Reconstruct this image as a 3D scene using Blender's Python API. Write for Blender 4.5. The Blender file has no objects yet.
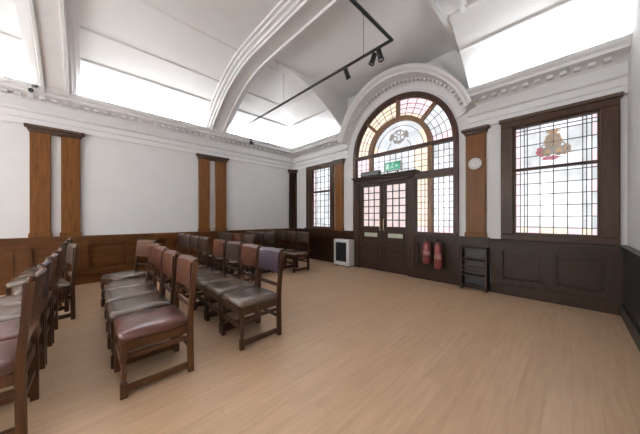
import bpy, bmesh, math, random
from mathutils import Vector, Matrix
R = math.radians
random.seed(7)
scn = bpy.context.scene
col = scn.collection

# ------------------------------------------------------------------ materials
def new_mat(name):
    m = bpy.data.materials.new(name); m.use_nodes = True
    nt = m.node_tree; b = nt.nodes['Principled BSDF']
    return m, nt, b

def plain(name, c, rough=.5, metal=0., bump=0., bscale=40., var=.0, vscale=3., coat=0.):
    m, nt, b = new_mat(name)
    b.inputs['Roughness'].default_value = rough
    b.inputs['Metallic'].default_value = metal
    b.inputs['Coat Weight'].default_value = coat
    tc = nt.nodes.new('ShaderNodeTexCoord')
    n = nt.nodes.new('ShaderNodeTexNoise'); n.inputs['Scale'].default_value = vscale
    n.inputs['Detail'].default_value = 4
    nt.links.new(tc.outputs['Object'], n.inputs['Vector'])
    r = nt.nodes.new('ShaderNodeValToRGB')
    r.color_ramp.elements[0].position = .3; r.color_ramp.elements[1].position = .7
    r.color_ramp.elements[0].color = tuple(x*(1-var) for x in c)+(1,)
    r.color_ramp.elements[1].color = tuple(min(1, x*(1+var)) for x in c)+(1,)
    nt.links.new(n.outputs['Fac'], r.inputs['Fac'])
    nt.links.new(r.outputs['Color'], b.inputs['Base Color'])
    if bump:
        n2 = nt.nodes.new('ShaderNodeTexNoise'); n2.inputs['Scale'].default_value = bscale
        nt.links.new(tc.outputs['Object'], n2.inputs['Vector'])
        bp = nt.nodes.new('ShaderNodeBump'); bp.inputs['Strength'].default_value = bump
        bp.inputs['Distance'].default_value = .01
        nt.links.new(n2.outputs['Fac'], bp.inputs['Height'])
        nt.links.new(bp.outputs['Normal'], b.inputs['Normal'])
    return m

def wood(name, c1, c2, rough=.4, scale=(14, 14, 1.2), coat=.0, spec=.3):
    m, nt, b = new_mat(name)
    b.inputs['Specular IOR Level'].default_value = spec
    b.inputs['Roughness'].default_value = rough
    b.inputs['Coat Weight'].default_value = coat
    b.inputs['Coat Roughness'].default_value = .25
    tc = nt.nodes.new('ShaderNodeTexCoord')
    mp = nt.nodes.new('ShaderNodeMapping'); mp.inputs['Scale'].default_value = scale
    n = nt.nodes.new('ShaderNodeTexNoise'); n.inputs['Scale'].default_value = 2.2
    n.inputs['Detail'].default_value = 6; n.inputs['Distortion'].default_value = .6
    r = nt.nodes.new('ShaderNodeValToRGB')
    r.color_ramp.elements[0].position = .32; r.color_ramp.elements[1].position = .68
    r.color_ramp.elements[0].color = c1+(1,); r.color_ramp.elements[1].color = c2+(1,)
    nt.links.new(tc.outputs['Object'], mp.inputs['Vector'])
    nt.links.new(mp.outputs['Vector'], n.inputs['Vector'])
    nt.links.new(n.outputs['Fac'], r.inputs['Fac'])
    nt.links.new(r.outputs['Color'], b.inputs['Base Color'])
    bp = nt.nodes.new('ShaderNodeBump'); bp.inputs['Strength'].default_value = .08
    bp.inputs['Distance'].default_value = .004
    nt.links.new(n.outputs['Fac'], bp.inputs['Height'])
    nt.links.new(bp.outputs['Normal'], b.inputs['Normal'])
    return m

def floor_mat():
    m, nt, b = new_mat('pale oak boards')
    tc = nt.nodes.new('ShaderNodeTexCoord')
    sx = nt.nodes.new('ShaderNodeSeparateXYZ'); cx = nt.nodes.new('ShaderNodeCombineXYZ')
    nt.links.new(tc.outputs['Object'], sx.inputs[0])
    nt.links.new(sx.outputs['Y'], cx.inputs['X']); nt.links.new(sx.outputs['X'], cx.inputs['Y'])
    br = nt.nodes.new('ShaderNodeTexBrick')
    br.offset = .37
    br.inputs['Scale'].default_value = 1.0
    br.inputs['Brick Width'].default_value = 1.35; br.inputs['Row Height'].default_value = .14
    br.inputs['Mortar Size'].default_value = .0018; br.inputs['Mortar Smooth'].default_value = .3
    br.inputs['Bias'].default_value = 0.
    br.inputs['Color1'].default_value = FLOOR1+(1,); br.inputs['Color2'].default_value = FLOOR2+(1,)
    br.inputs['Mortar'].default_value = (.36, .235, .14, 1)
    nt.links.new(cx.outputs[0], br.inputs['Vector'])
    mp = nt.nodes.new('ShaderNodeMapping'); mp.inputs['Scale'].default_value = (1.2, 16, 1)
    nt.links.new(cx.outputs[0], mp.inputs['Vector'])
    n = nt.nodes.new('ShaderNodeTexNoise'); n.inputs['Scale'].default_value = 2; n.inputs['Detail'].default_value = 6
    nt.links.new(mp.outputs['Vector'], n.inputs['Vector'])
    rp = nt.nodes.new('ShaderNodeMapRange'); rp.inputs['From Min'].default_value = .3; rp.inputs['From Max'].default_value = .7
    rp.inputs['To Min'].default_value = .90; rp.inputs['To Max'].default_value = 1.08
    nt.links.new(n.outputs['Fac'], rp.inputs['Value'])
    mx = nt.nodes.new('ShaderNodeMix'); mx.data_type = 'RGBA'; mx.blend_type = 'MULTIPLY'
    mx.inputs['Factor'].default_value = 1
    nt.links.new(br.outputs['Color'], mx.inputs['A']); nt.links.new(rp.outputs['Result'], mx.inputs['B'])
    nt.links.new(mx.outputs['Result'], b.inputs['Base Color'])
    b.inputs['Roughness'].default_value = .36
    b.inputs['Specular IOR Level'].default_value = .4
    return m

def glass(name, c, s):
    """leaded church-style glass, lit by the daylight outside"""
    m, nt, b = new_mat(name)
    b.inputs['Base Color'].default_value = tuple(.35*x for x in c)+(1,)
    b.inputs['Roughness'].default_value = .18
    tc = nt.nodes.new('ShaderNodeTexCoord')
    n = nt.nodes.new('ShaderNodeTexNoise'); n.inputs['Scale'].default_value = 6
    nt.links.new(tc.outputs['Object'], n.inputs['Vector'])
    mr = nt.nodes.new('ShaderNodeMapRange')
    mr.inputs['From Min'].default_value = .3; mr.inputs['From Max'].default_value = .7
    mr.inputs['To Min'].default_value = s*.8; mr.inputs['To Max'].default_value = s*1.15
    nt.links.new(n.outputs['Fac'], mr.inputs['Value'])
    b.inputs['Emission Color'].default_value = c+(1,)
    nt.links.new(mr.outputs['Result'], b.inputs['Emission Strength'])  # glow of the panes stands in for daylight behind them
    return m

FLOOR1 = (.465, .312, .200); FLOOR2 = (.435, .287, .180)
M = {}
M['floor'] = floor_mat()
M['wall'] = plain('pale grey painted plaster', (.66, .66, .665), .75, bump=.05, var=.02)
M['plaster'] = plain('white painted mouldings', (.72, .72, .725), .6, var=.015)
M['ceil'] = plain('white ceiling paint', (.74, .74, .74), .8, var=.02)
M['pil'] = wood('polished mahogany', (.080, .029, .007), (.135, .051, .012), .40, spec=.15)
M['pilcap'] = wood('dark mahogany capital', (.035, .018, .012), (.06, .03, .018), .4)
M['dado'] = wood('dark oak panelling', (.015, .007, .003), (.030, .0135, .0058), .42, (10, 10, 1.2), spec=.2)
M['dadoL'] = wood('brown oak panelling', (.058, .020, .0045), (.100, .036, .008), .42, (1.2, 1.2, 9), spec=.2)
M['frame'] = wood('dark window oak', (.028, .013, .008), (.052, .025, .015), .42, spec=.2)
M['archw'] = wood('dark arch mahogany', (.030, .013, .010), (.058, .025, .018), .42, spec=.2)
M['archi'] = wood('brown arch oak', (.12, .060, .028), (.19, .10, .05), .4)
M['doorw'] = wood('dark door oak', (.019, .009, .0055), (.038, .019, .011), .42, spec=.2)
M['chair'] = wood('dark stained chair oak', (.026, .011, .005), (.055, .023, .010), .36)
M['chair2'] = wood('brown chair oak', (.044, .017, .006), (.078, .030, .010), .36)
M['seat'] = plain('worn brown leather', (.085, .056, .041), .27, bump=.15, bscale=60, var=.15, vscale=6)
M['seatred'] = plain('oxblood leather', (.090, .033, .027), .28, bump=.15, bscale=60, var=.18, vscale=6)
M['back'] = plain('reddish brown leather', (.062, .020, .010), .36, bump=.15, bscale=60, var=.2, vscale=6)
M['backn'] = plain('dark brown leather', (.032, .018, .013), .4, bump=.15, bscale=60, var=.15, vscale=6)
M['backb'] = plain('golden brown leather', (.060, .022, .005), .5, bump=.15, bscale=60, var=.15, vscale=6)
M['backd'] = plain('dark plum leather', (.032, .018, .028), .4, bump=.15, bscale=60, var=.15, vscale=6)
M['lead'] = plain('grey lead came', (.06, .055, .06), .5, .3)
M['black'] = plain('black metal', (.012, .012, .013), .4)
M['darkgrey'] = plain('dark grey metal', (.06, .06, .065), .4, .3)
M['white'] = plain('white enamel', (.72, .72, .73), .4)
M['red'] = plain('red painted steel', (.15, .028, .026), .3)
M['brass'] = plain('dull brass', (.50, .42, .25), .35, .7)
M['plate'] = plain('pale push plate', (.42, .46, .36), .4)
M['green'] = glass('lit green sign face', (.03, .33, .20), .7)
M['signwhite'] = glass('lit white pictogram', (.45, .7, .58), .8)
M['face'] = plain('white clock face', (.8, .8, .78), .4)
M['gw'] = glass('clear white glass', (.95, .96, 1.0), .97)
M['gg'] = glass('pale grey glass', (.78, .81, .85), .85)
M['gp'] = glass('pale pink glass', (1.0, .80, .85), 1.0)
M['ga'] = glass('amber cream glass', (1.0, .84, .68), 1.0)
M['gd'] = glass('deep amber glass', (.50, .33, .20), .65)
M['gr'] = glass('crimson glass', (.60, .20, .26), .62)
M['gs'] = glass('smoky glass', (.36, .33, .31), .55)
M['gdk'] = glass('warm cream door glass', (1.0, .84, .82), .68)
M['day'] = glass('daylit window glass', (1.0, .98, .95), 1.0)  # glow for the added windows behind the camera

# ------------------------------------------------------------------ mesh helpers
class MB:
    def __init__(s): s.v = []; s.f = []; s.mi = []; s.sm = []
    def add(s, vs, fs, mi=0, smooth=False):
        o = len(s.v); s.v += [tuple(v) for v in vs]
        for f in fs:
            s.f.append(tuple(i+o for i in f)); s.mi.append(mi); s.sm.append(smooth)
        return s
    def box(s, a, b, mi=0):
        (x0, y0, z0), (x1, y1, z1) = a, b
        x0, x1 = sorted((x0, x1)); y0, y1 = sorted((y0, y1)); z0, z1 = sorted((z0, z1))
        vs = [(x0,y0,z0),(x1,y0,z0),(x1,y1,z0),(x0,y1,z0),(x0,y0,z1),(x1,y0,z1),(x1,y1,z1),(x0,y1,z1)]
        return s.add(vs, [(0,3,2,1),(4,5,6,7),(0,1,5,4),(1,2,6,5),(2,3,7,6),(3,0,4,7)], mi)
    def bbox(s, a, b, c=.006, mi=0):
        """box with chamfered edges"""
        x0,x1 = sorted((a[0],b[0])); y0,y1 = sorted((a[1],b[1])); z0,z1 = sorted((a[2],b[2]))
        c = min(c, (x1-x0)*.45, (y1-y0)*.45, (z1-z0)*.45)
        bm = bmesh.new()
        bmesh.ops.create_cube(bm, size=1)
        for v in bm.verts:
            v.co = Vector(((x0+x1)/2+v.co.x*(x1-x0), (y0+y1)/2+v.co.y*(y1-y0), (z0+z1)/2+v.co.z*(z1-z0)))
        bmesh.ops.bevel(bm, geom=bm.edges[:], offset=c, segments=1, affect='EDGES')
        bm.verts.index_update()
        s.add([v.co[:] for v in bm.verts], [[v.index for v in f.verts] for f in bm.faces], mi)
        bm.free(); return s
    def loft(s, rings, mi=0, smooth=False, cap=True, close=True):
        n = len(rings[0]); o = len(s.v)
        vs = [p for r in rings for p in r]; fs = []
        for i in range(len(rings)-1):
            for j in range(n if close else n-1):
                k = (j+1) % n
                fs.append((i*n+j, i*n+k, (i+1)*n+k, (i+1)*n+j))
        if cap and close:
            fs.append(tuple(reversed(range(n)))); fs.append(tuple((len(rings)-1)*n+j for j in range(n)))
        return s.add(vs, fs, mi, smooth)
    def lathe(s, c, prof, seg=12, mi=0, axis='z', smooth=True):
        rings = []
        for r, h in prof:
            ring = []
            for j in range(seg):
                a = 2*math.pi*j/seg
                u, w = r*math.cos(a), r*math.sin(a)
                p = (u, w, h) if axis == 'z' else ((h, u, w) if axis == 'x' else (w, h, u))
                ring.append((c[0]+p[0], c[1]+p[1], c[2]+p[2]))
            rings.append(ring)
        return s.loft(rings, mi, smooth)
    def tube(s, pts, r, seg=8, mi=0):
        rings = []
        pts = [Vector(p) for p in pts]
        for i, p in enumerate(pts):
            d = (pts[min(i+1, len(pts)-1)]-pts[max(i-1, 0)]).normalized()
            up = Vector((0,0,1)) if abs(d.z) < .9 else Vector((1,0,0))
            a = d.cross(up).normalized(); b = a.cross(d)
            rings.append([tuple(p+a*r*math.cos(2*math.pi*j/seg)+b*r*math.sin(2*math.pi*j/seg)) for j in range(seg)])
        return s.loft(rings, mi, True)
    def bar(s, p, q, w, h):
        """square-section bar between two points"""
        p, q = Vector(p), Vector(q); d = (q-p).normalized()
        up = Vector((0,0,1)) if abs(d.z) < .9 else Vector((0,1,0))
        a = d.cross(up).normalized()*w/2; b = a.cross(d).normalized()*h/2
        rings = [[tuple(c+a+b), tuple(c-a+b), tuple(c-a-b), tuple(c+a-b)] for c in (p, q)]
        return s.loft(rings)
    def build(s, name, mats, parent=None, world=True, bevel=0):
        me = bpy.data.meshes.new(name)
        off = Vector((0,0,0))
        if parent is not None and world:
            p = parent
            while p is not None: off += p.location; p = p.parent
        me.from_pydata([tuple(Vector(v)-off) for v in s.v], [], s.f)
        if not isinstance(mats, (list, tuple)): mats = [mats]
        for m in mats: me.materials.append(m)
        for p, i, q in zip(me.polygons, s.mi, s.sm): p.material_index = i; p.use_smooth = q
        bm = bmesh.new(); bm.from_mesh(me)
        bmesh.ops.recalc_face_normals(bm, faces=bm.faces[:]); bm.to_mesh(me); bm.free()
        o = bpy.data.objects.new(name, me); col.objects.link(o)
        if parent is not None: o.parent = parent
        return o

def tag(o, label=None, cat=None, group=None, kind=None):
    if label: o['label'] = label
    if cat: o['category'] = cat
    if group: o['group'] = group
    if kind: o['kind'] = kind
    return o
def thing(name, loc, label, cat, group=None, kind=None, rz=0):
    o = bpy.data.objects.new(name, None); col.objects.link(o)
    o.location = loc; o.rotation_euler = (0, 0, rz); o.empty_display_size = .1
    return tag(o, label, cat, group, kind)
def struct(name, mb, mat, label=None, cat=None, parent=None):
    o = mb.build(name, mat, parent)
    return tag(o, label, cat, None, 'structure' if parent is None else None)

# ------------------------------------------------------------------ dimensions
W = 7.25; YF = -9.0; H = 4.62                 # x of right wall, y of wall behind, ceiling height
CX, CZ, RO = 3.93, 2.87, 1.27                 # big arch
DADO = .94
CORN = 3.60

# ------------------------------------------------------------------ setting
f = MB().box((-.3, YF-.3, -.1), (W+.3, .3, 0))
struct('floor', f, M['floor'], 'pale oak board floor of the hall', 'floor')

w = MB().box((-.3, YF-.3, 0), (0, .3, H+.1))
struct('wall_left', w, M['wall'], 'long pale grey wall with paired mahogany pilasters', 'wall')
w = MB().box((W, YF-.3, 0), (W+.3, .3, H+.1))
struct('wall_right', w, M['wall'], 'plain wall at the right edge of the photo', 'wall')
# wall with the door
w = MB(); T = .3
def wb(x0, x1, z0, z1): w.box((x0, 0, z0), (x1, T, z1))
wb(0, .70, 0, H+.1); wb(.70, 1.91, 0, .96); wb(.70, 1.91, 2.93, H+.1)
wb(1.91, CX-RO, 0, H+.1); wb(CX+RO, 5.89, 0, H+.1)
wb(5.89, 7.18, 0, .92); wb(5.89, 7.18, 2.965, H+.1); wb(7.18, W, 0, H+.1)
N = 40
rings = []
for i in range(N+1):
    a = math.pi*i/N; x = CX-RO*math.cos(a); z = CZ+RO*math.sin(a)
    rings.append([(x, 0, z), (x, 0, H+.1), (x, T, H+.1), (x, T, z)])
w.loft(rings)
struct('wall_back', w, M['wall'], 'pale wall holding the arched doorway and stained windows', 'wall')
# wall behind the camera; three tall windows added to light the room
w = MB()
bw = [(1.0, 2.5), (3.1, 4.6), (5.2, 6.7)]
xs = [0]+[v for p in bw for v in p]+[W]
for i in range(0, len(xs), 2): w.box((xs[i], YF-.3, 0), (xs[i+1], YF, H+.1))
for x0, x1 in bw:
    w.box((x0, YF-.3, 0), (x1, YF, 1.0)); w.box((x0, YF-.3, 3.2), (x1, YF, H+.1))
struct('wall_front', w, M['wall'], 'wall behind the viewer with three tall windows', 'wall')
for k, (x0, x1) in enumerate(bw):
    r = thing('window_%d' % (k+4), ((x0+x1)/2, YF, 1.0), None, None, None, 'structure')
    m = MB()
    for a, b in (((x0, 1.0), (x0+.08, 3.2)), ((x1-.08, 1.0), (x1, 3.2)), ((x0, 1.0), (x1, 1.08)), ((x0, 3.12), (x1, 3.2)), ((x0, 2.2), (x1, 2.26)), (((x0+x1)/2-.03, 1.0), ((x0+x1)/2+.03, 3.2))):
        m.box((a[0], YF-.12, a[1]), (b[0], YF-.02, b[1]))
    m.build('window_frame', M['frame'], r)
    MB().box((x0+.02, YF-.09, 1.02), (x1-.02, YF-.07, 3.18)).build('pane', M['day'], r)  # glowing pane of an added, unseen window
    tag(r, 'tall daylit window behind the viewer', 'window')

# ---- ceiling: flat field, coves, end cheeks over the arch bay
A0, SA, SB = .10, 2.40, H-CORN                # cove start offset, half axes
def cove_pt(t):
    u = t/(math.pi/2)
    return A0+SA*u, CORN+SB*(1-(1-u)**2)
def cove_tan(t):
    u = t/(math.pi/2); a, b = SA, 2*SB*(1-u); l = math.hypot(a, b)
    return a/l, b/l
def cove_at(z): return math.pi/2*(1-math.sqrt(1-(z-CORN)/SB))
def sweep(mb, prof, path, closed=False, smooth=False, mi=0):
    """profile of (offset, z) along a wall path: list of functions offset -> (x, y)"""
    rings = [[(*p(d), z) for d, z in prof] for p in path]
    return mb.loft(rings, mi, smooth, cap=closed, close=closed)
BX0, BX1 = 2.42, 5.44
P_left0 = lambda d: (d, YF)
P_corner = lambda d: (d, -d)
def P_x(x): return lambda d: (x, -d)
c = MB()
c.box((-.3, YF-.3, H), (W+.3, .3, H+.1))
NT = 16
prof = [cove_pt(math.pi/2*i/NT) for i in range(NT+1)]
sweep(c, prof, [P_left0, P_corner, P_x(BX0)], smooth=True)
sweep(c, prof, [P_x(BX1), P_x(W)], smooth=True)
for bx in (BX0, BX1):                          # cheeks
    c.add([(bx, 0, CORN), (bx, 0, H)]+[(bx, -d, z) for d, z in reversed(prof)], [tuple(range(len(prof)+2))])
struct('ceiling', c, M['ceil'], 'white coved ceiling crossed by plaster beams', 'ceiling')

# mouldings along the cove
def bead(t, wdt=.05, dep=.012):
    d, z = cove_pt(t); tx, tz = cove_tan(t)
    nx, nz = tz, -tx
    q = []
    for u, v in ((-wdt/2, -.01), (-wdt/2, dep*.6), (-wdt/5, dep), (wdt/5, dep), (wdt/2, dep*.6), (wdt/2, -.01)):
        q.append((d+tx*u+nx*v, z+tz*u+nz*v))
    return q
c = MB()
for zt in (4.08, 4.35, 4.60):
    t = cove_at(zt)
    sweep(c, bead(t), [P_left0, P_corner, P_x(BX0)], closed=True)
    sweep(c, bead(t), [P_x(BX1), P_x(W)], closed=True)
struct('trim_1', c, M['plaster'], 'thin raised mouldings running along the cove', 'moulding')

# ---- plaster beams (rib up the cove, then across the ceiling)
def beam(n, yc, label):
    m = MB()
    pts = [cove_pt(math.pi/2*i/NT) for i in range(NT+1)]
    def run(hw, drop, mi=0):
        line = []
        for i, (d, z) in enumerate(pts):
            tx, tz = cove_tan(math.pi/2*i/NT); l = 1
            line.append((d+tz/l*drop, z-tx/l*drop))
        rings = []
        for (d, z), (d0, z0) in zip(line, pts):
            rings.append([(d, yc-hw, z), (d, yc+hw, z), (d0-.02, yc+hw, z0+.02), (d0-.02, yc-hw, z0+.02)])
        rings.append([(W, yc-hw, H-drop), (W, yc+hw, H-drop), (W, yc+hw, H+.02), (W, yc-hw, H+.02)])
        m.loft(rings)
    run(.21, .16); run(.27, .10); run(.32, .05)
    # raised borders on the soffit and guilloche bosses
    run_b = []
    for s in (-1, 1):
        rings = []
        for i, (d, z) in enumerate(pts):
            tx, tz = cove_tan(math.pi/2*i/NT); l = 1
            nx, nz = tz/l, -tx/l; y = yc+s*.15
            rings.append([(d+nx*.155, y-.03, z+nz*.155), (d+nx*.20, y-.018, z+nz*.20), (d+nx*.20, y+.018, z+nz*.20), (d+nx*.155, y+.03, z+nz*.155)])
        rings.append([(W, y-.03, H-.155), (W, y-.018, H-.20), (W, y+.018, H-.20), (W, y+.03, H-.155)])
        m.loft(rings)
    return struct(n, m, M['plaster'], label, 'ceiling beam')
beam('trim_2', -2.77, 'moulded plaster beam rising above the farther pair of pilasters')
beam('trim_3', -5.62, 'moulded plaster beam rising above the left pair of pilasters')

m = MB()
for hw, dr in ((.19, .26), (.24, .18), (.29, .10)): m.box((5.50-hw, YF, H-dr), (5.50+hw, 0, H+.02))
for s_ in (-1, 1): m.box((5.50+s_*.13-.03, YF, H-.29), (5.50+s_*.13+.03, 0, H-.25))
struct('trim_13', m, M['plaster'], 'moulded plaster beam running out from the wall right of the arch', 'ceiling beam')

# ---- cornice with frieze, and the arched cornice over the doorway
CP = [(-.01, 2.965), (.03, 2.965), (.03, 3.07), (.05, 3.08), (.05, 3.18), (.09, 3.20), (.10, 3.235), (.045, 3.25), (.045, 3.38),
      (.07, 3.40), (.09, 3.42), (.13, 3.445), (.15, 3.45), (.26, 3.465), (.29, 3.47), (.29, 3.515), (.33, 3.54), (.355, 3.575), (.355, 3.60), (-.01, 3.60)]
AX0, AX1 = CX-1.46, CX+1.46
c = MB(); sweep(c, CP, [P_left0, P_corner, P_x(AX0)], closed=True)
y = YF+.1
while y < -.4:                                   # dentil blocks
    c.box((.1, y, 3.405), (.20, y+.07, 3.452)); y += .14
x = .4
while x < AX0-.1:
    c.box((x, -.20, 3.405), (x+.07, -.1, 3.452)); x += .14
struct('trim_4', c, M['plaster'], 'moulded plaster cornice along the left wall and corner', 'cornice')
c = MB(); sweep(c, CP, [P_x(AX1), P_x(W)], closed=True)
x = AX1+.1
while x < W-.1:
    c.box((x, -.20, 3.405), (x+.07, -.1, 3.452)); x += .14
struct('trim_5', c, M['plaster'], 'moulded plaster cornice above the large right window', 'cornice')
c = MB()
AP = [(d, 1.66+(z-3.60)) for d, z in CP[6:]] 
AP = [(-.01, 1.28), (.03, 1.28), (.03, 1.32), (.05, 1.33), (.05, 1.395)] + [(d, r) for d, r in AP if r > 1.395]
rings = []; n = 56; a0, a1 = R(17), R(163)
for i in range(n+1):
    a = a0+(a1-a0)*i/n
    k = 1+.45*max(0, math.sin(a)-.4)/.6
    rings.append([(CX-r*math.cos(a), -d*k if d > .1 else -d, CZ+r*math.sin(a)) for d, r in AP])
c.loft(rings)
for i in range(36):                              # dentils round the arch
    a = R(24)+(R(132))*i/35
    rr = []
    for da in (-.018, .018):
        rr.append([(CX-r*math.cos(a+da), -d, CZ+r*math.sin(a+da)) for d, r in ((.1, 1.465), (.20, 1.465), (.20, 1.515), (.1, 1.515))])
    c.loft(rr)
struct('trim_6', c, M['plaster'], 'arched plaster hood moulding over the doorway window', 'cornice')

# ---- dado panelling
def panelled(mb, ax, u0, u1, z1, panels, proj=.05, ztop_board=.05, skirt=.16):
    """ax 'x': on the wall with the door (y=0); ax 'y': on the left wall (x=0)"""
    def bx(ua, ub, d0, d1, za, zb):
        if ax == 'x': mb.box((ua, -d1, za), (ub, -d0, zb))
        else: mb.box((d0, ua, za), (d1, ub, zb))
    bx(u0, u1, -.005, proj*.12, 0, z1-.02)
    bx(u0, u1, 0, proj+.03, 0, skirt); bx(u0, u1, 0, proj+.018, skirt, skirt+.025)
    bx(u0, u1, 0, proj, skirt, skirt+.09); bx(u0, u1, 0, proj, z1-.17, z1-.02)
    bx(u0, u1, 0, proj+.05, z1-.045, z1); bx(u0, u1, 0, proj+.025, z1-.075, z1-.045)
    e = u0
    for a, b in panels:
        bx(e, a, 0, proj-.003, skirt, z1-.03)
        for (p, q, r_, s_) in ((a, a+.02, skirt+.11, z1-.19), (b-.02, b, skirt+.11, z1-.19), (a, b, skirt+.085, skirt+.11), (a, b, z1-.19, z1-.165)):
            bx(p, q, 0, proj*.75, r_, s_)
        bx(a+.075, b-.075, 0, proj*.42, skirt+.165, z1-.245)
        e = b
    bx(e, u1, 0, proj-.003, skirt, z1-.03)
m = MB()
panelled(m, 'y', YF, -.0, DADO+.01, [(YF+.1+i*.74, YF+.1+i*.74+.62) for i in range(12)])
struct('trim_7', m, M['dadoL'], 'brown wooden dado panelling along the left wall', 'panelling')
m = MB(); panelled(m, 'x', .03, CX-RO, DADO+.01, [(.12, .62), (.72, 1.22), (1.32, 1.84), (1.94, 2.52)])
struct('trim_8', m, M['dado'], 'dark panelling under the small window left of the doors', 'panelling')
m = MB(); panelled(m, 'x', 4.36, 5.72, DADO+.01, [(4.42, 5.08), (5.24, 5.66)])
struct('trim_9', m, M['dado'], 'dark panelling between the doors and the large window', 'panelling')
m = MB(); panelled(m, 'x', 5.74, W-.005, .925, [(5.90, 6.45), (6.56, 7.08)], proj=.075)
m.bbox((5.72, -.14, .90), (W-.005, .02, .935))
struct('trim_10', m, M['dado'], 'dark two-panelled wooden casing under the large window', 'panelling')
m = MB(); m.box((W-.045, -3.2, 0), (W, -.13, .93)); m.box((W-.07, -3.2, 0), (W, -.13, .16)); m.box((W-.08, -3.2, .89), (W, -.13, .935))
struct('trim_11', m, M['black'], 'black-stained dado at the right edge of the photo', 'panelling')  # shade on this dado is put into its black colour

# ------------------------------------------------------------------ pilasters
def shaft(mb, x0, x1, ax, d=.06):
    z0, z1 = DADO+.01, 2.86
    def bx(ua, ub, d1, za, zb):
        if ax == 'x': mb.bbox((ua, -d1, za), (ub, -.001, zb), .008)
        else: mb.bbox((.001, ua, za), (d1, ub, zb), .008)
    bx(x0, x1, d, z0, z1)
def capital(mb, x0, x1, ax, d=.06):
    def bx(ua, ub, d1, za, zb):
        if ax == 'x': mb.bbox((ua, -d1, za), (ub, -.001, zb), .006)
        else: mb.bbox((.001, ua, za), (d1, ub, zb), .006)
    bx(x0-.012, x1+.012, d+.015, 2.84, 2.865); bx(x0-.025, x1+.025, d+.03, 2.865, 2.91); bx(x0-.06, x1+.06, d+.06, 2.91, 2.962)
def plinth(mb, x0, x1, ax, d=.06):
    if ax == 'x': mb.bbox((x0-.015, -d-.015, DADO+.01), (x1+.015, -.001, DADO+.09), .008)
    else: mb.bbox((.001, x0-.015, DADO+.01), (d+.015, x1+.015, DADO+.09), .008)
def pair(y0, y1, y2, y3, label):
    t = thing('paired_pilaster', (0, (y0+y3)/2, DADO+.01), label, 'pilaster', 'mahogany pilasters')
    for a, b in ((y0, y1), (y2, y3)):
        m = MB(); shaft(m, a, b, 'y'); m.build('shaft', M['pil'], t)
        m = MB(); plinth(m, a, b, 'y'); m.build('plinth', M['pil'], t)
    m = MB(); capital(m, y0, y3, 'y'); m.build('capital', M['pilcap'], t)
pair(-5.95, -5.70, -5.57, -5.31, 'pair of mahogany pilasters on the left wall nearest the viewer')
pair(-3.14, -2.87, -2.72, -2.42, 'pair of mahogany pilasters halfway along the left wall')
t = thing('corner_pilaster', (0, 0, DADO+.01), 'narrow dark wooden pilaster folded into the far room corner', 'pilaster', 'mahogany pilasters')
m = MB(); m.bbox((.001, -.22, DADO+.01), (.06, -.001, 2.86)); m.bbox((.055, -.06, DADO+.01), (.17, -.001, 2.86)); m.build('shaft', M['dado'], t)
m = MB(); m.bbox((.001, -.27, 2.86), (.11, -.001, 2.962)); m.bbox((.10, -.11, 2.86), (.22, -.001, 2.962)); m.build('capital', M['pilcap'], t)
def single(x0, x1, label, mat):
    t = thing('pilaster', ((x0+x1)/2, 0, DADO+.01), label, 'pilaster', 'mahogany pilasters')
    m = MB(); shaft(m, x0, x1, 'x'); m.build('shaft', mat, t)
    m = MB(); plinth(m, x0, x1, 'x'); m.build('plinth', mat, t)
    m = MB(); capital(m, x0, x1, 'x'); m.build('capital', M['pilcap'], t)
single(1.99, 2.29, 'single wooden pilaster between the small window and the arch', M['pil'])
single(5.345, 5.665, 'single mahogany pilaster that carries the round clock', M['pil'])

# ------------------------------------------------------------------ windows
def lead_grid(mb, us, vs, y=.055, r=.006):
    for u in us: mb.box((u-r, y-.012, vs[0]), (u+r, y+.004, vs[-1]))
    for v in vs: mb.box((us[0], y-.012, v-r), (us[-1], y+.004, v+r))
def cells(mb, us, vs, pick, y=.06):
    for i in range(len(us)-1):
        for j in range(len(vs)-1):
            mb.box((us[i], y, vs[j]), (us[i+1], y+.01, vs[j+1]), pick(i, j, len(us)-1, len(vs)-1))
def ladder(a, b, n): return [a+(b-a)*i/n for i in range(n+1)]
GL = [M['gw'], M['gg'], M['gp'], M['ga'], M['gd'], M['gr'], M['gs']]

# small window left of the arch
r = thing('window_1', (1.3, 0, .96), 'small stained glass window near the far corner', 'window', None, 'structure')
m = MB()
for a, b in (((.70, 1.03), (.97, 2.84)), ((1.79, 1.03), (1.93, 2.84)), ((.70, 2.84), (1.93, 2.965)), ((.70, .95), (1.93, 1.03))):
    m.bbox((a[0], -.05, a[1]), (b[0], .12, b[1]))
m.build('window_frame', M['frame'], r)
MB().bbox((.95, -.02, 2.10), (1.81, .09, 2.15)).build('transom', M['frame'], r)
MB().bbox((.68, -.10, .945), (1.95, .05, .985)).build('sill', M['frame'], r)
us = [.97, 1.06, 1.12]+ladder(1.12, 1.64, 3)[1:]+[1.70, 1.79]
for v0, v1, n in ((1.03, 2.10, 5), (2.15, 2.84, 3)):
    vs = [v0, v0+.08]+ladder(v0+.08, v1-.07, n)[1:]+[v1]
    p = MB(); cells(p, us, vs, lambda i, j, a, b: 2 if i == 0 else (1 if random.random() < .35 else 0)); p.build('pane', GL, r)
    q = MB(); lead_grid(q, us, vs); q.build('lead_came', M['lead'], r)

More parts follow.
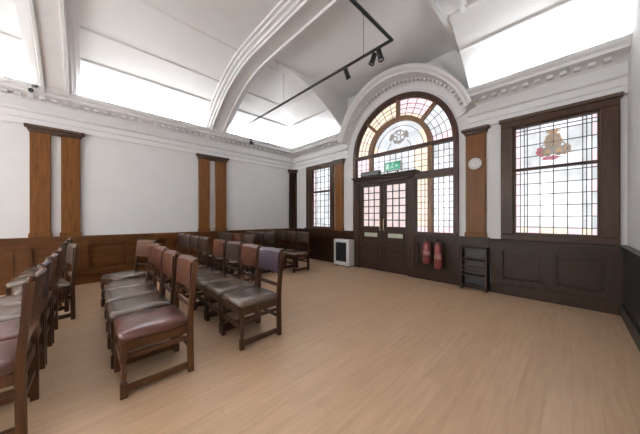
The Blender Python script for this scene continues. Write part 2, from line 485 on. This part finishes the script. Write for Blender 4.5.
# large window on the right
r = thing('window_3', (6.53, 0, .93), 'large stained glass window with an amber crest', 'window', None, 'structure')
m = MB()
for a, b in (((5.885, 1.03), (6.055, 2.83)), ((7.01, 1.03), (7.185, 2.83)), ((5.885, 2.83), (7.185, 2.975)), ((5.885, .93), (7.185, 1.03))):
    m.bbox((a[0], -.06, a[1]), (b[0], .14, b[1]), .01)
m.build('window_frame', M['frame'], r)
m = MB(); m.bbox((5.86, -.09, 2.93), (7.21, .05, 2.985)); m.build('head_moulding', M['pilcap'], r)
m = MB(); m.bbox((6.05, -.03, 1.03), (6.08, .1, 2.83)); m.bbox((6.985, -.03, 1.03), (7.015, .1, 2.83)); m.bbox((6.05, -.03, 2.80), (7.015, .1, 2.835)); m.bbox((6.05, -.03, 1.025), (7.015, .1, 1.055))
m.build('inner_bead', M['frame'], r)
MB().bbox((6.05, -.03, 2.085), (7.015, .09, 2.125)).build('transom', M['frame'], r)
us = [6.075, 6.135, 6.185, 6.225]+ladder(6.225, 6.845, 4)[1:]+[6.885, 6.935, 6.99]
def pick3(i, j, a, b):
    if i in (0, a-1): return 2 if (j % 2 == 0 or i == 0) else 1
    if j == 0 and b > 5: return 3 if i % 3 else 2
    return 1 if (random.random() < .22 or i in (2, a-3)) else 0
for v0, v1, n in ((1.05, 2.09, 5), (2.12, 2.81, 3)):
    vs = [v0, v0+.10]+ladder(v0+.10, v1-.05, n)[1:]+[v1] if v0 < 2 else [v0]+ladder(v0, v1-.12, n)[1:]+[v1-.06, v1]
    p = MB(); cells(p, us, vs, pick3); p.build('pane', GL, r)
    q = MB(); lead_grid(q, us, vs, r=.0055); q.build('lead_came', M['lead'], r)
# crest set in the glass
def blob(mb, cx, cz, rx, rz, mi, y=.048, n=14, rot=0, th=.01, lobes=0, la=.0):
    ring = []
    for k in range(n):
        a = 2*math.pi*k/n; s = 1+la*math.cos(lobes*a)
        u, v = rx*s*math.cos(a), rz*s*math.sin(a)
        ring.append((cx+u*math.cos(rot)-v*math.sin(rot), cz+u*math.sin(rot)+v*math.cos(rot)))
    mb.loft([[(x, y, z) for x, z in ring], [(x, y+th, z) for x, z in ring]], mi)
e = MB(); ex, ez = 6.53, 2.40
def loop(cx, cz, r, mi, y=.042, w=.012, sx=1.):
    n = 16; rg = []
    for k in range(n+1):
        a = 2*math.pi*k/n; c_, s_ = math.cos(a), math.sin(a)
        rg.append([(cx+sx*(r-w)*c_, y, cz+(r-w)*s_), (cx+sx*(r+w)*c_, y, cz+(r+w)*s_), (cx+sx*(r+w)*c_, y+.012, cz+(r+w)*s_), (cx+sx*(r-w)*c_, y+.012, cz+(r-w)*s_)])
    e.loft(rg, mi, cap=False)
blob(e, ex, ez+.10, .125, .12, 0, .046, 18, 0, .01, 8, .08)
loop(ex, ez+.10, .085, 1, .042); loop(ex, ez+.10, .04, 1, .041, .010)
blob(e, ex, ez+.235, .10, .025, 0, .044, 12, 0, .01, 5, .2)
for s in (-1, 1):
    loop(ex+s*.075, ez-.045, .055, 1, .040, .013); loop(ex+s*.175, ez-.035, .042, 1 if s > 0 else 2, .0405, .013)
    blob(e, ex+s*.12, ez-.04, .10, .07, 0, .046, 16, 0, .01, 6, .15)
    loop(ex+s*.13, ez+.03, .03, 1, .039, .009)
    blob(e, ex+s*.20, ez-.02, .04, .06, 2 if s < 0 else 0, .045, 12, s*.4, .01, 5, .2)
blob(e, ex-.03, ez-.135, .13, .028, 2, .044, 14, 0, .01, 5, .2)
blob(e, ex, ez-.03, .03, .06, 1, .038, 12)
e.v = [(ex+(x-ex)*.82, y, ez+(z-ez)*1.12) for x, y, z in e.v]
e.build('crest', [M['gd'], M['gs'], M['gr']], r)

# arched window over the doors
r = thing('window_2', (CX, 0, 0), 'great arched stained glass window above the double doors', 'window', None, 'structure')
m = MB()
def arc_ring(mb, r0, r1, y0, y1, a0=0., a1=math.pi, n=40, mi=0):
    rg = []
    for i in range(n+1):
        a = a0+(a1-a0)*i/n; cs, sn = math.cos(a), math.sin(a)
        rg.append([(CX-r0*cs, y0, CZ+r0*sn), (CX-r1*cs, y0, CZ+r1*sn), (CX-r1*cs, y1, CZ+r1*sn), (CX-r0*cs, y1, CZ+r0*sn)])
    mb.loft(rg, mi)
RI = 1.195
arc_ring(m, RI, RO+.015, -.045, .14); arc_ring(m, RI-.02, RI+.03, -.02, .14)
for s in (-1, 1):
    xa, xb = sorted((CX+s*RI, CX+s*(RO+.015)))
    m.box((xa, -.045, .95 if s > 0 else 0), (xb, .14, CZ))
m.build('arch_frame', M['archw'], r)
m = MB(); arc_ring(m, .69, .79, -.03, .11)
m.build('inner_arch', M['archi'], r)
for x0, x1 in ((3.14, 3.24), (4.62, 4.72)):
    MB().bbox((x0, -.03, .96 if x0 > 4 else 2.3), (x1, .11, CZ)).build('mullion', M['archi'], r)
for deg in (45, 90, 135):
    a = R(deg); cs, sn = math.cos(a), math.sin(a)
    m = MB(); hw = .032
    rg = []
    for rr in (.77, RI+.01):
        cxx, czz = CX-rr*cs, CZ+rr*sn; px, pz = sn*hw, cs*hw
        rg.append([(cxx-px, -.03, czz-pz), (cxx+px, -.03, czz+pz), (cxx+px, .10, czz+pz), (cxx-px, .10, czz-pz)])
    m.loft(rg); m.build('spoke', M['archi'], r)
MB().bbox((CX-RI, -.055, CZ-.035), (CX+RI, .12, CZ+.035)).build('transom', M['frame'], r)
m = MB(); m.bbox((4.35, -.06, 2.15), (CX+RI, .12, 2.30)); m.build('transom', M['frame'], r)
MB().bbox((4.34, -.09, .95), (CX+RO, .06, 1.0)).build('sill', M['archw'], r)
# fan panes
g = MB(); ld = MB()
pal = {0: (3, 2), 1: (3, 3), 2: (2, 2), 3: (0, 2)}
for sgm in range(4):
    for k in range(4):
        for jj, (ra, rb) in enumerate(((.79, .86), (.86, .97), (.97, 1.07), (1.07, RI))):
            a0, a1 = R(sgm*45+k*11.25), R(sgm*45+(k+1)*11.25)
            b = pal[sgm]; mi = b[1] if (sgm == 3 and k == 3) else b[0]
            if jj == 0 and sgm in (1, 2): mi = 3
            if sgm == 3 and random.random() < .3: mi = 1
            arc_ring(g, ra, rb, .06, .07, a0, a1, 3, mi)
            arc_ring(ld, rb-.005, rb+.005, .048, .062, a0, a1, 3)
        a = R(sgm*45+k*11.25); cs, sn = math.cos(a), math.sin(a)
        ld.loft([[(CX-rr*cs-sn*.005, .048, CZ+rr*sn-cs*.005), (CX-rr*cs+sn*.005, .048, CZ+rr*sn+cs*.005), (CX-rr*cs+sn*.005, .062, CZ+rr*sn+cs*.005), (CX-rr*cs-sn*.005, .062, CZ+rr*sn-cs*.005)] for rr in (.79, RI)])
# inner half round with its roundel
for k in range(10):
    a0, a1 = R(k*18), R(k*18+18)
    for jj, (ra, rb) in enumerate(((.05, .3), (.3, .58), (.58, .70))):
        mi = (3 if k in (0, 8, 9) else 1) if jj == 2 else (1 if random.random() < .5 else 0)
        arc_ring(g, ra, rb, .06, .07, a0, a1, 3, mi)
        arc_ring(ld, rb-.005, rb+.005, .048, .062, a0, a1, 3)
g.build('fan_pane', GL, r); ld.build('lead_came', M['lead'], r)
e = MB()
blob(e, CX, CZ+.34, .24, .20, 1, .046, 24, 0, .01, 8, .10); loop(CX, CZ+.34, .15, 0, .043, .014)
for q in (-1, 1):
    loop(CX+q*.09, CZ+.31, .055, 0, .042, .014); blob(e, CX+q*.19, CZ+.36, .05, .09, 0, .0425, 12, q*.3, .01, 5, .2)
loop(CX, CZ+.43, .05, 0, .041, .013); blob(e, CX, CZ+.22, .12, .03, 0, .042, 12, 0, .01, 5, .2)
e.build('roundel', [M['gs'], M['gg'], M['gs']], r)
# side lights and the light above the doors
def light(u0, u1, v0, v1, nu, nv, pk):
    us = ladder(u0, u1, nu); vs = ladder(v0, v1, nv)
    p = MB(); cells(p, us, vs, pk); p.build('pane', GL, r)
    q = MB(); lead_grid(q, us, vs, r=.005); q.build('lead_came', M['lead'], r)
wp = lambda i, j, a, b: 1 if random.random() < .3 else 0
light(CX-RI, 3.14, 2.3, CZ-.035, 3, 4, lambda i, j, a, b: 2)
light(3.24, 4.62, 2.3, CZ-.035, 9, 4, lambda i, j, a, b: 3 if i >= 7 else (1 if random.random() < .4 else 0))
light(4.72, CX+RI, 2.30, CZ-.035, 4, 4, wp)
light(4.72, CX+RI, .99, 2.16, 4, 9, lambda i, j, a, b: 2 if j == 0 else (1 if i == 3 or random.random() < .25 else 0))
light(4.37, 4.62, .99, 2.16, 3, 9, lambda i, j, a, b: 2 if j == 0 else 3)

# ------------------------------------------------------------------ doorway
t = thing('trim_12', (3.55, 0, 0), 'dark wooden doorcase with a flat cornice over the doors', 'door frame', None, 'structure')
m = MB(); m.bbox((2.76, -.07, 0), (2.875, .10, 2.24)); m.bbox((2.745, -.09, 0), (2.89, .05, .16)); m.build('jamb', M['doorw'], t)
m = MB(); m.bbox((4.225, -.07, 0), (4.36, .10, 2.24)); m.bbox((4.21, -.09, 0), (4.375, .05, .16)); m.build('jamb', M['doorw'], t)
m = MB(); m.bbox((2.76, -.07, 2.185), (4.36, .10, 2.27)); m.bbox((2.72, -.12, 2.265), (4.40, .10, 2.305)); m.bbox((2.68, -.17, 2.305), (4.44, .10, 2.345))
m.build('lintel', M['doorw'], t)
def leaf(n, x0, x1, hinge, label):
    t = thing(n, ((x0+x1)/2, 0, 0), label, 'door', None, 'structure')
    m = MB(); s = .085; yA, yB = -.035, .025
    for a, b in (((x0, .005), (x0+s, 2.185)), ((x1-s, .005), (x1, 2.185)), ((x0+s, .005), (x1-s, .20)), ((x0+s, .98), (x1-s, 1.08)), ((x0+s, 2.10), (x1-s, 2.185)), ((x0+s, .56), (x1-s, .66))):
        m.bbox((a[0], yA, a[1]), (b[0], yB, b[1]), .005)
    m.box((x0+s-.01, -.012, .19), (x1-s+.01, .012, 1.0))
    for za, zb in ((.24, .52), (.70, .94)):
        m.bbox((x0+s+.035, -.026, za), (x1-s-.035, 0, zb), .012)
    m.build('leaf', M['doorw'], t)
    us = ladder(x0+s, x1-s, 3); vs = ladder(1.08, 2.10, 6)
    p = MB()
    cells(p, us, vs, lambda i, j, a, b: 0, y=0.); p.build('pane', M['gdk'], t)
    q = MB(); lead_grid(q, us, vs, y=-.006, r=.011); q.build('glazing_bar', M['doorw'], t)
    q = MB(); q.bbox((x0+s+.06, -.045, .83), (x1-s-.06, -.026, .93), .004); q.build('push_plate', M['plate'], t)
    hx = x1-.045 if hinge == 'l' else x0+.045
    h = MB(); h.tube([(hx, -.035, 1.0), (hx, -.085, 1.01), (hx, -.085, 1.27), (hx, -.035, 1.28)], .011); h.build('pull_handle', M['brass'], t)
leaf('door_1', 2.88, 3.545, 'l', 'left leaf of the dark oak double doors')
leaf('door_2', 3.555, 4.22, 'r', 'right leaf of the dark oak double doors')

# ------------------------------------------------------------------ things on and by the wall with the door
t = thing('exit_sign', (3.74, -.12, 2.345), 'green lit exit sign box standing on the door cornice', 'sign')
m = MB(); m.bbox((3.66, -.13, 2.40), (4.07, -.05, 2.61), .01); m.build('housing', M['white'], t)
MB().box((3.675, -.136, 2.415), (4.055, -.129, 2.595)).build('sign_face', M['green'], t)
m = MB(); Y = -.141
m.box((3.68, Y, 2.49), (3.76, Y+.006, 2.62))
m.lathe((3.865, Y+.006, 2.605), [(.015, -.006), (.015, 0)], 10, axis='y')
for p, q, h in (((3.86, 2.585), (3.845, 2.54), .026), ((3.845, 2.545), (3.885, 2.50), .014), ((3.845, 2.545), (3.80, 2.505), .014), ((3.92, 2.555), (4.01, 2.555), .014), ((3.925, 2.555), (3.95, 2.585), .012), ((3.925, 2.555), (3.95, 2.525), .012)):
    m.bar((p[0], Y+.003, p[1]), (q[0], Y+.003, q[1]), .006, h)
m.v = [(x+.02, y, z-.05) for x, y, z in m.v]; m.build('pictogram', M['signwhite'], t)
for bx_ in (3.70, 3.96): MB().box((bx_, -.10, 2.345), (bx_+.03, -.07, 2.41)).build('bracket', M['black'], t)
t = thing('equipment_box', (3.12, -.09, 2.345), 'black box on the door cornice left of the exit sign', 'box')
m = MB(); m.bbox((2.96, -.14, 2.345), (3.52, -.04, 2.47), .015); m.build('body', M['black'], t)
m = MB(); m.bbox((2.99, -.148, 2.365), (3.49, -.138, 2.45), .004); m.build('grille', M['darkgrey'], t)

t = thing('wall_clock', (5.50, -.06, 2.30), 'small round white wall clock on the mahogany pilaster', 'clock')
m = MB(); m.lathe((5.50, -.06, 2.30), [(.105, 0), (.108, -.015), (.10, -.032), (.092, -.032), (.090, -.02)], 24, axis='y'); m.build('rim', M['white'], t)
m = MB(); m.lathe((5.50, -.06, 2.30), [(.093, -.018), (.093, -.024)], 24, axis='y'); fc = m.build('face', M['face'], t)
for k in range(12):
    m = MB(); a = R(30*k); m.bar((5.50+.075*math.sin(a), -.0845, 2.30+.075*math.cos(a)), (5.50+.086*math.sin(a), -.0845, 2.30+.086*math.cos(a)), .002, .005)
    m.build('hour_mark', M['black'], fc)
MB().bar((5.50, -.087, 2.30), (5.50+.04, -.087, 2.30+.025), .003, .008).build('hour_hand', M['black'], t)
MB().bar((5.50, -.090, 2.30), (5.50-.02, -.090, 2.30+.068), .003, .006).build('minute_hand', M['black'], t)

def extinguisher(x, zb, hgt, rr, label):
    t = thing('fire_extinguisher', (x, -.14, zb), label, 'fire extinguisher', 'fire extinguishers beside the doors')
    y = -.045-rr-.02
    m = MB(); m.lathe((x, y, zb), [(rr*.9, 0), (rr, .012), (rr, hgt*.74), (rr*.93, hgt*.79), (rr*.7, hgt*.84), (rr*.34, hgt*.87), (rr*.3, hgt*.9)], 18); m.build('cylinder', M['red'], t)
    m = MB(); m.lathe((x, y, zb), [(rr*.32, hgt*.89), (rr*.34, hgt*.93), (rr*.2, hgt*.95)], 12)
    m.bar((x, y, zb+hgt*.95), (x-.01, y-.09, zb+hgt*1.0), .02, .012); m.bar((x, y, zb+hgt*.92), (x-.01, y-.08, zb+hgt*.93), .02, .01)
    m.build('valve_lever', M['black'], t)
    m = MB(); m.tube([(x+rr*.3, y, zb+hgt*.92), (x+rr*.9, y-.02, zb+hgt*.9), (x+rr*1.12, y-.02, zb+hgt*.7), (x+rr*1.12, y-.02, zb+hgt*.25)], .011); m.build('hose', M['black'], t)
    m = MB(); m.lathe((x, y, zb), [(rr*1.005, hgt*.32), (rr*1.005, hgt*.52)], 18); m.build('paper_band', plain('pale band', (.30, .14, .13), .5), t)
    m = MB(); m.box((x-.03, -.06, zb+hgt*.3), (x+.03, -.03, zb+hgt*.82)); m.box((x-.03, y, zb+hgt*.66), (x+.03, -.05, zb+hgt*.69)); m.build('wall_bracket', M['darkgrey'], t)
extinguisher(4.66, .36, .52, .080, 'red fire extinguisher hung on the dado, nearer the doors')
extinguisher(4.88, .28, .60, .072, 'taller red fire extinguisher hung farther from the doors')

t = thing('convector_heater', (2.44, -.20, 0), 'white box heater with a black square front by the doors', 'heater')
m = MB(); x0, x1, yf, yb = 2.18, 2.72, -.31, -.075
for a, b in (((x0, .03), (x0+.065, .72)), ((x1-.10, .03), (x1, .72)), ((x0+.065, .64), (x1-.10, .72)), ((x0+.065, .03), (x1-.10, .13))):
    m.bbox((a[0], yf, a[1]), (b[0], yb, b[1]), .012)
m.box((x0+.02, yb-.03, .05), (x1-.02, yb, .70)); m.build('casing', M['white'], t)
MB().box((x0+.05, yf+.02, .12), (x1-.09, yf+.04, .65)).build('front_panel', M['black'], t)
m = MB()
for k in range(8): m.box((x0+.066, yf+.010, .16+k*.058), (x1-.101, yf+.024, .17+k*.058))
m.build('grille', M['black'], t)
for sx in (x0+.05, x1-.09): MB().box((sx, yf+.02, 0), (sx+.04, yb-.02, .04)).build('foot', M['darkgrey'], t)

t = thing('leaflet_rack', (5.52, -.15, 0), 'low dark wooden slatted rack under the clock pilaster', 'rack')
x0, x1, yf, yb = 5.30, 5.72, -.24, -.072
m = MB(); m.bbox((x0, yf, 0), (x0+.035, yb, .77)); m.build('side_panel', M['doorw'], t)
m = MB(); m.bbox((x1-.035, yf, 0), (x1, yb, .77)); m.build('side_panel', M['doorw'], t)
MB().box((x0+.02, yb-.015, .03), (x1-.02, yb, .75)).build('back_panel', M['black'], t)
for z in (.06, .25, .52, .74): MB().bbox((x0+.02, yf+.01, z), (x1-.02, yb-.005, z+.025), .003).build('shelf', M['doorw'], t)
for z in (.33, .41, .56): MB().bbox((x0+.03, yf, z), (x1-.03, yf+.015, z+.03), .003).build('slat', M['doorw'], t)

# ------------------------------------------------------------------ lighting track and spotlights
TZ = 3.91; TX, TY = 4.90, -2.0
t = thing('lighting_track', (TX, TY, TZ), 'thin black L-shaped lighting track hung below the ceiling', 'lighting track')
m = MB(); m.box((.50, TY-.018, TZ-.015), (TX+.018, TY+.018, TZ+.015)); m.build('rail', M['black'], t)
m = MB(); m.box((TX-.018, -4.6, TZ-.015), (TX+.018, TY+.018, TZ+.015)); m.build('rail', M['black'], t)
for p in ((2.2, TY), (4.4, TY), (TX, -3.3), (TX, -4.4)):
    m = MB(); m.tube([(p[0], p[1], TZ+.01), (p[0], p[1], H)], .004, 6); m.lathe((p[0], p[1], 0), [(.03, H-.012), (.03, H)], 10); m.build('hanger', M['darkgrey'], t)
def spot(x, y, z, tilt, yaw, label, body='black', size=1.):
    t = thing('spotlight', (x, y, z), label, 'spotlight', 'adjustable spotlights')
    s = -1
    m = MB(); m.lathe((x, y, z), [(.02*size, 0), (.02*size, s*.03), (.009, s*.035), (.009, s*.10*size)], 10); m.build('stem', M['darkgrey'], t)
    c = Vector((x, y, z+s*.13*size))
    d = Vector((math.cos(yaw)*math.cos(tilt), math.sin(yaw)*math.cos(tilt), math.sin(tilt)))
    prof = [(.030, -.10), (.045, -.085), (.048, .07), (.055, .075), (.055, .10), (.045, .10), (.04, .08)]
    m = MB(); m.lathe((0,0,0), [(a*size, b*size) for a, b in prof], 14)
    q = d.to_track_quat('Z', 'Y'); m.v = [tuple(c+q @ Vector(v)) for v in m.v]; m.build('lamp_head', M[body], t)
    m = MB(); m.lathe((0,0,0), [(.038*size, .075*size), (.038*size, .082*size)], 14); m.v = [tuple(c+q @ Vector(v)) for v in m.v]; m.build('lens', M['white'], t)
spot(4.70, TY, TZ-.015, R(-75), R(30), 'black track spotlight nearest the bend of the lighting track', size=.85)
spot(4.58, TY, TZ-.015, R(-70), R(200), 'black track spotlight beside the one at the bend', size=.85)
spot(4.05, TY, TZ-.015, R(-60), R(80), 'black track spotlight set apart from the two at the bend', size=.85)
def cornice_spot(y, z, yaw, body, label):
    t = thing('spotlight', (.355, y, z), label, 'spotlight', 'adjustable spotlights')
    MB().bbox((.356, y-.035, z-.02), (.372, y+.035, z+.02), .004).build('wall_plate', M['darkgrey'], t)
    m = MB(); m.tube([(.37, y, z), (.42, y, z-.005), (.445, y, z-.03), (.45, y, z-.09)], .009); m.build('stem', M['darkgrey'], t)
    c = Vector((.45, y, z-.12)); d = Vector((math.cos(yaw), math.sin(yaw), -.25)).normalized(); q = d.to_track_quat('Z', 'Y')
    m = MB(); m.lathe((0,0,0), [(.028, -.075), (.042, -.06), (.045, .05), (.052, .055), (.052, .08), (.042, .08), (.038, .06)], 14); m.v = [tuple(c+q @ Vector(v)) for v in m.v]; m.build('lamp_head', M[body], t)
    m = MB(); m.lathe((0,0,0), [(.036, .058), (.036, .064)], 14); m.v = [tuple(c+q @ Vector(v)) for v in m.v]; m.build('lens', M['black'], t)
cornice_spot(-5.86, 3.555, R(-20), 'white', 'white spotlight fixed to the cornice above the left pilasters')
cornice_spot(-1.85, 3.555, R(-50), 'darkgrey', 'small dark spotlight fixed to the cornice near the far corner')

# ------------------------------------------------------------------ chairs
def rings_rect(pts):  # (x, y, z, wx, wy)
    return [[(x-a/2, y-b/2, z), (x+a/2, y-b/2, z), (x+a/2, y+b/2, z), (x-a/2, y+b/2, z)] for x, y, z, a, b in pts]
def make_chair(seatm, backm, woodm):
    t = thing('dining_chair', (0, 0, 0), 'x', 'chair')
    B = lambda mb, n, mt, p=t: mb.build(n, mt, p, world=False)
    hw = .215
    # padded seat
    m = MB(); rg = []
    for z, i in ((.405, .012), (.415, 0), (.445, 0), (.462, .012), (.472, .045), (.478, .12)):
        x0, x1, y0, y1 = -.235+i, .235-i, -.245+i, .215-i; c_ = .03
        rg.append([(x0+c_, y0, z), (x1-c_, y0, z), (x1, y0+c_, z), (x1, y1-c_, z), (x1-c_, y1, z), (x0+c_, y1, z), (x0, y1-c_, z), (x0, y0+c_, z)])
    m.loft(rg, 0, True); B(m, 'seat', seatm)
    m = MB()
    for s in (-1, 1): m.bbox((s*(hw-.012), -.2, .335), (s*(hw+.014), .2, .408), .004)
    m.bbox((-hw, -.234, .335), (hw, -.208, .408), .004); m.bbox((-hw, .205, .335), (hw, .231, .408), .004); B(m, 'seat_frame', woodm)
    for s in (-1, 1):
        x = s*hw
        m = MB(); m.bbox((x-.021, -.241, 0), (x+.021, -.199, .11), .004)
        m.lathe((x, -.22, 0), [(.019, .105), (.012, .118), (.020, .15), (.021, .18), (.013, .235), (.017, .25), (.012, .262)], 10)
        m.bbox((x-.021, -.241, .26), (x+.021, -.199, .408), .004); B(m, 'leg', woodm)
        m = MB(); m.loft(rings_rect([(x, .225, 0, .04, .042), (x, .22, .42, .04, .042), (x, .228, .55, .038, .038), (x, .262, .92, .034, .034)])); lg = B(m, 'back_post', woodm)
        m = MB(); m.lathe((x, .263, .918), [(.012, 0), (.017, .008), (.02, .022), (.013, .036), (.002, .042)], 10); B(m, 'finial', woodm, lg)
        m = MB(); m.bbox((x-.014, -.2, .035), (x+.014, .21, .085), .004); B(m, 'stretcher', woodm)
        m = MB(); m.bbox((x-.011, -.2, .275), (x+.011, .21, .31), .004); B(m, 'stretcher', woodm)
    m = MB(); m.bbox((-hw, -.231, .19), (hw, -.209, .245), .004); B(m, 'stretcher', woodm)
    m = MB(); m.bbox((-hw, .209, .19), (hw, .231, .225), .004); B(m, 'stretcher', woodm)
    m = MB(); m.loft([[(x, .232+.004-.012, .53), (x, .232+.012, .53), (x, .237+.012, .565), (x, .237-.012, .565)] for x in (-hw, hw)]); B(m, 'lower_rail', woodm)
    m = MB(); rg = []
    for k in range(9):
        u = -1+2*k/8; x = u*(hw-.012); bow = .022*(1-u*u); top = .945-.008*u*u
        rg.append([(x, .244-.022+bow-.006, .68), (x, .244+.010+bow, .68), (x, .262+.014+bow, top), (x, .262-.004+bow, top+.004), (x, .256-.024+bow-.004, top-.03), (x, .250-.028+bow, .80)])
    m.loft(rg, 0, False); bk = B(m, 'backrest', backm)
    return t
protos = {}
def kids(o): return [c for c in bpy.data.objects if c.parent == o]
def tree(o): return (o, [tree(c) for c in kids(o)])
def copy_tree(node, parent=None):
    o, ch = node
    c = o.copy(); col.objects.link(c); c.parent = parent
    for k in ch: copy_tree(k, c)
    return c
def get_chair(kind):
    if kind not in protos:
        o = make_chair(*kind); protos[kind] = tree(o); return o
    return copy_tree(protos[kind])
ST = {'n': (M['seat'], M['backn'], M['chair']), 'p': (M['seat'], M['backd'], M['chair']), 'g': (M['seat'], M['backb'], M['chair']), 'r': (M['seatred'], M['back'], M['chair2']), 'b': (M['seat'], M['back'], M['chair']), 'R': (M['seatred'], M['backd'], M['chair'])}
DESC = {'n': 'dark chair with brown back', 'p': 'dark chair with plum back', 'g': 'chair with golden brown back', 'r': 'brown chair with oxblood seat', 'b': 'dark chair with russet back', 'R': 'dark chair with oxblood seat'}
ORD = ['open end', 'second', 'third', 'fourth', 'fifth', 'sixth', 'seventh', 'eighth']
ROWS = [  # y of seat centre, [x centres], styles, row words
    (-5.71, [4.25-.5*k for k in range(4)]+[2.02-.5*k for k in range(4)], 'rRbbnnnn', 'row at left edge', 0),
    (-4.81, [4.25-.5*k for k in range(4)]+[2.16], 'rbbbg', 'middle row nearest viewer', 1),
    (-3.905, [4.25-.5*k for k in range(4)]+[2.02-.5*k for k in range(4)], 'pbnbnnnn', 'row just behind the middle', 2),
    (-3.00, [1.98-.49*k for k in range(4)], 'nbnn', 'third row from far corner', 3),
    (-2.25, [1.62-.49*k for k in range(3)], 'nnn', 'second row from far corner', 4),
    (-1.49, [1.98-.49*k for k in range(4)], 'nnnn', 'row nearest far corner', 5)]
for y, xs_, stl, words, ri in ROWS:
    n = len(xs_)
    for k, (x, s) in enumerate(zip(xs_, stl)):
        o = get_chair(ST[s])
        o.location = (x+random.uniform(-.008, .008), y+random.uniform(-.012, .012), 0); o.rotation_euler = (0, 0, random.uniform(-.02, .02))
        if ri == 1 and k == 4: o.location = (2.06, -4.76, 0); o.rotation_euler = (0, 0, R(22))
        if ri == 0 and k == 4: o.location = (2.10, -5.60, 0); o.rotation_euler = (0, 0, R(10))
        pos = 'at open end of' if k == 0 else ('at wall end of' if k == n-1 else ORD[k]+' from open end of')
        o['label'] = DESC[s]+', '+pos+' '+words
        o['label'] = ' '.join(o['label'].split())
        if ri == 1 and k == 4: o['label'] = 'chair with golden brown back turned askew at far end of the middle row'
        o['category'] = 'chair'
        o['group'] = 'rows of chairs facing left'

# ------------------------------------------------------------------ cornice lights and added daylight fill
TILT = 22
def area(name, loc, rot, sx, sy, power, c=(1, 1, 1)):
    l = bpy.data.lights.new(name, 'AREA'); l.shape = 'RECTANGLE'; l.size = sx; l.size_y = sy; l.energy = power; l.color = c
    o = bpy.data.objects.new(name, l); col.objects.link(o); o.location = loc; o.rotation_euler = rot
    return o
UP = 62; CW = (.95, .975, 1)
# uplighter strips lying on top of the cornices
for yy, ln, k in ((-1.50, 1.9, 1.0), (-4.20, 2.2, 1.15), (-7.30, 2.8, 1.4)):
    area('cornice_uplight', (.30, yy, CORN+.03), (R(180), R(-TILT), 0), .07, ln, UP*k, CW)
area('cornice_uplight', (1.3, -.30, CORN+.03), (R(180-TILT), 0, 0), 1.8, .07, UP*.9, CW)
area('cornice_uplight', (6.45, -.30, CORN+.03), (R(180-TILT), 0, 0), 1.5, .07, UP*1.35, CW)
# added fill lamps standing in for daylight at the unseen windows behind
for x0, x1 in bw:
    area('window_daylight', ((x0+x1)/2, YF+.03, 2.1), (R(90), 0, R(180)), 1.3, 2.0, 490, (.94, .97, 1))
wd = bpy.data.worlds.new('sky'); scn.world = wd; wd.use_nodes = True
wd.node_tree.nodes['Background'].inputs['Color'].default_value = (.8, .88, 1, 1)
wd.node_tree.nodes['Background'].inputs['Strength'].default_value = 1.0

# ------------------------------------------------------------------ camera
cam = bpy.data.cameras.new('camera'); co = bpy.data.objects.new('camera', cam); col.objects.link(co)
cam.sensor_width = 36; cam.lens = 240/640*36; cam.clip_start = .05
cam.shift_y = 1/640
co.location = (6.7, -5.2, 1.3)
fw = Vector((-math.cos(R(44)), math.sin(R(44)), 0))
co.rotation_euler = fw.to_track_quat('-Z', 'Y').to_euler()
scn.camera = co
scn.view_settings.view_transform = 'Standard'; scn.view_settings.look = 'None'
scn.view_settings.gamma = 1; scn.view_settings.use_curve_mapping = False
scn.view_settings.exposure = 0.0
try:
    scn.cycles.use_denoising = True; scn.cycles.max_bounces = 8; scn.cycles.diffuse_bounces = 5
    scn.cycles.sample_clamp_indirect = 6
except Exception: pass
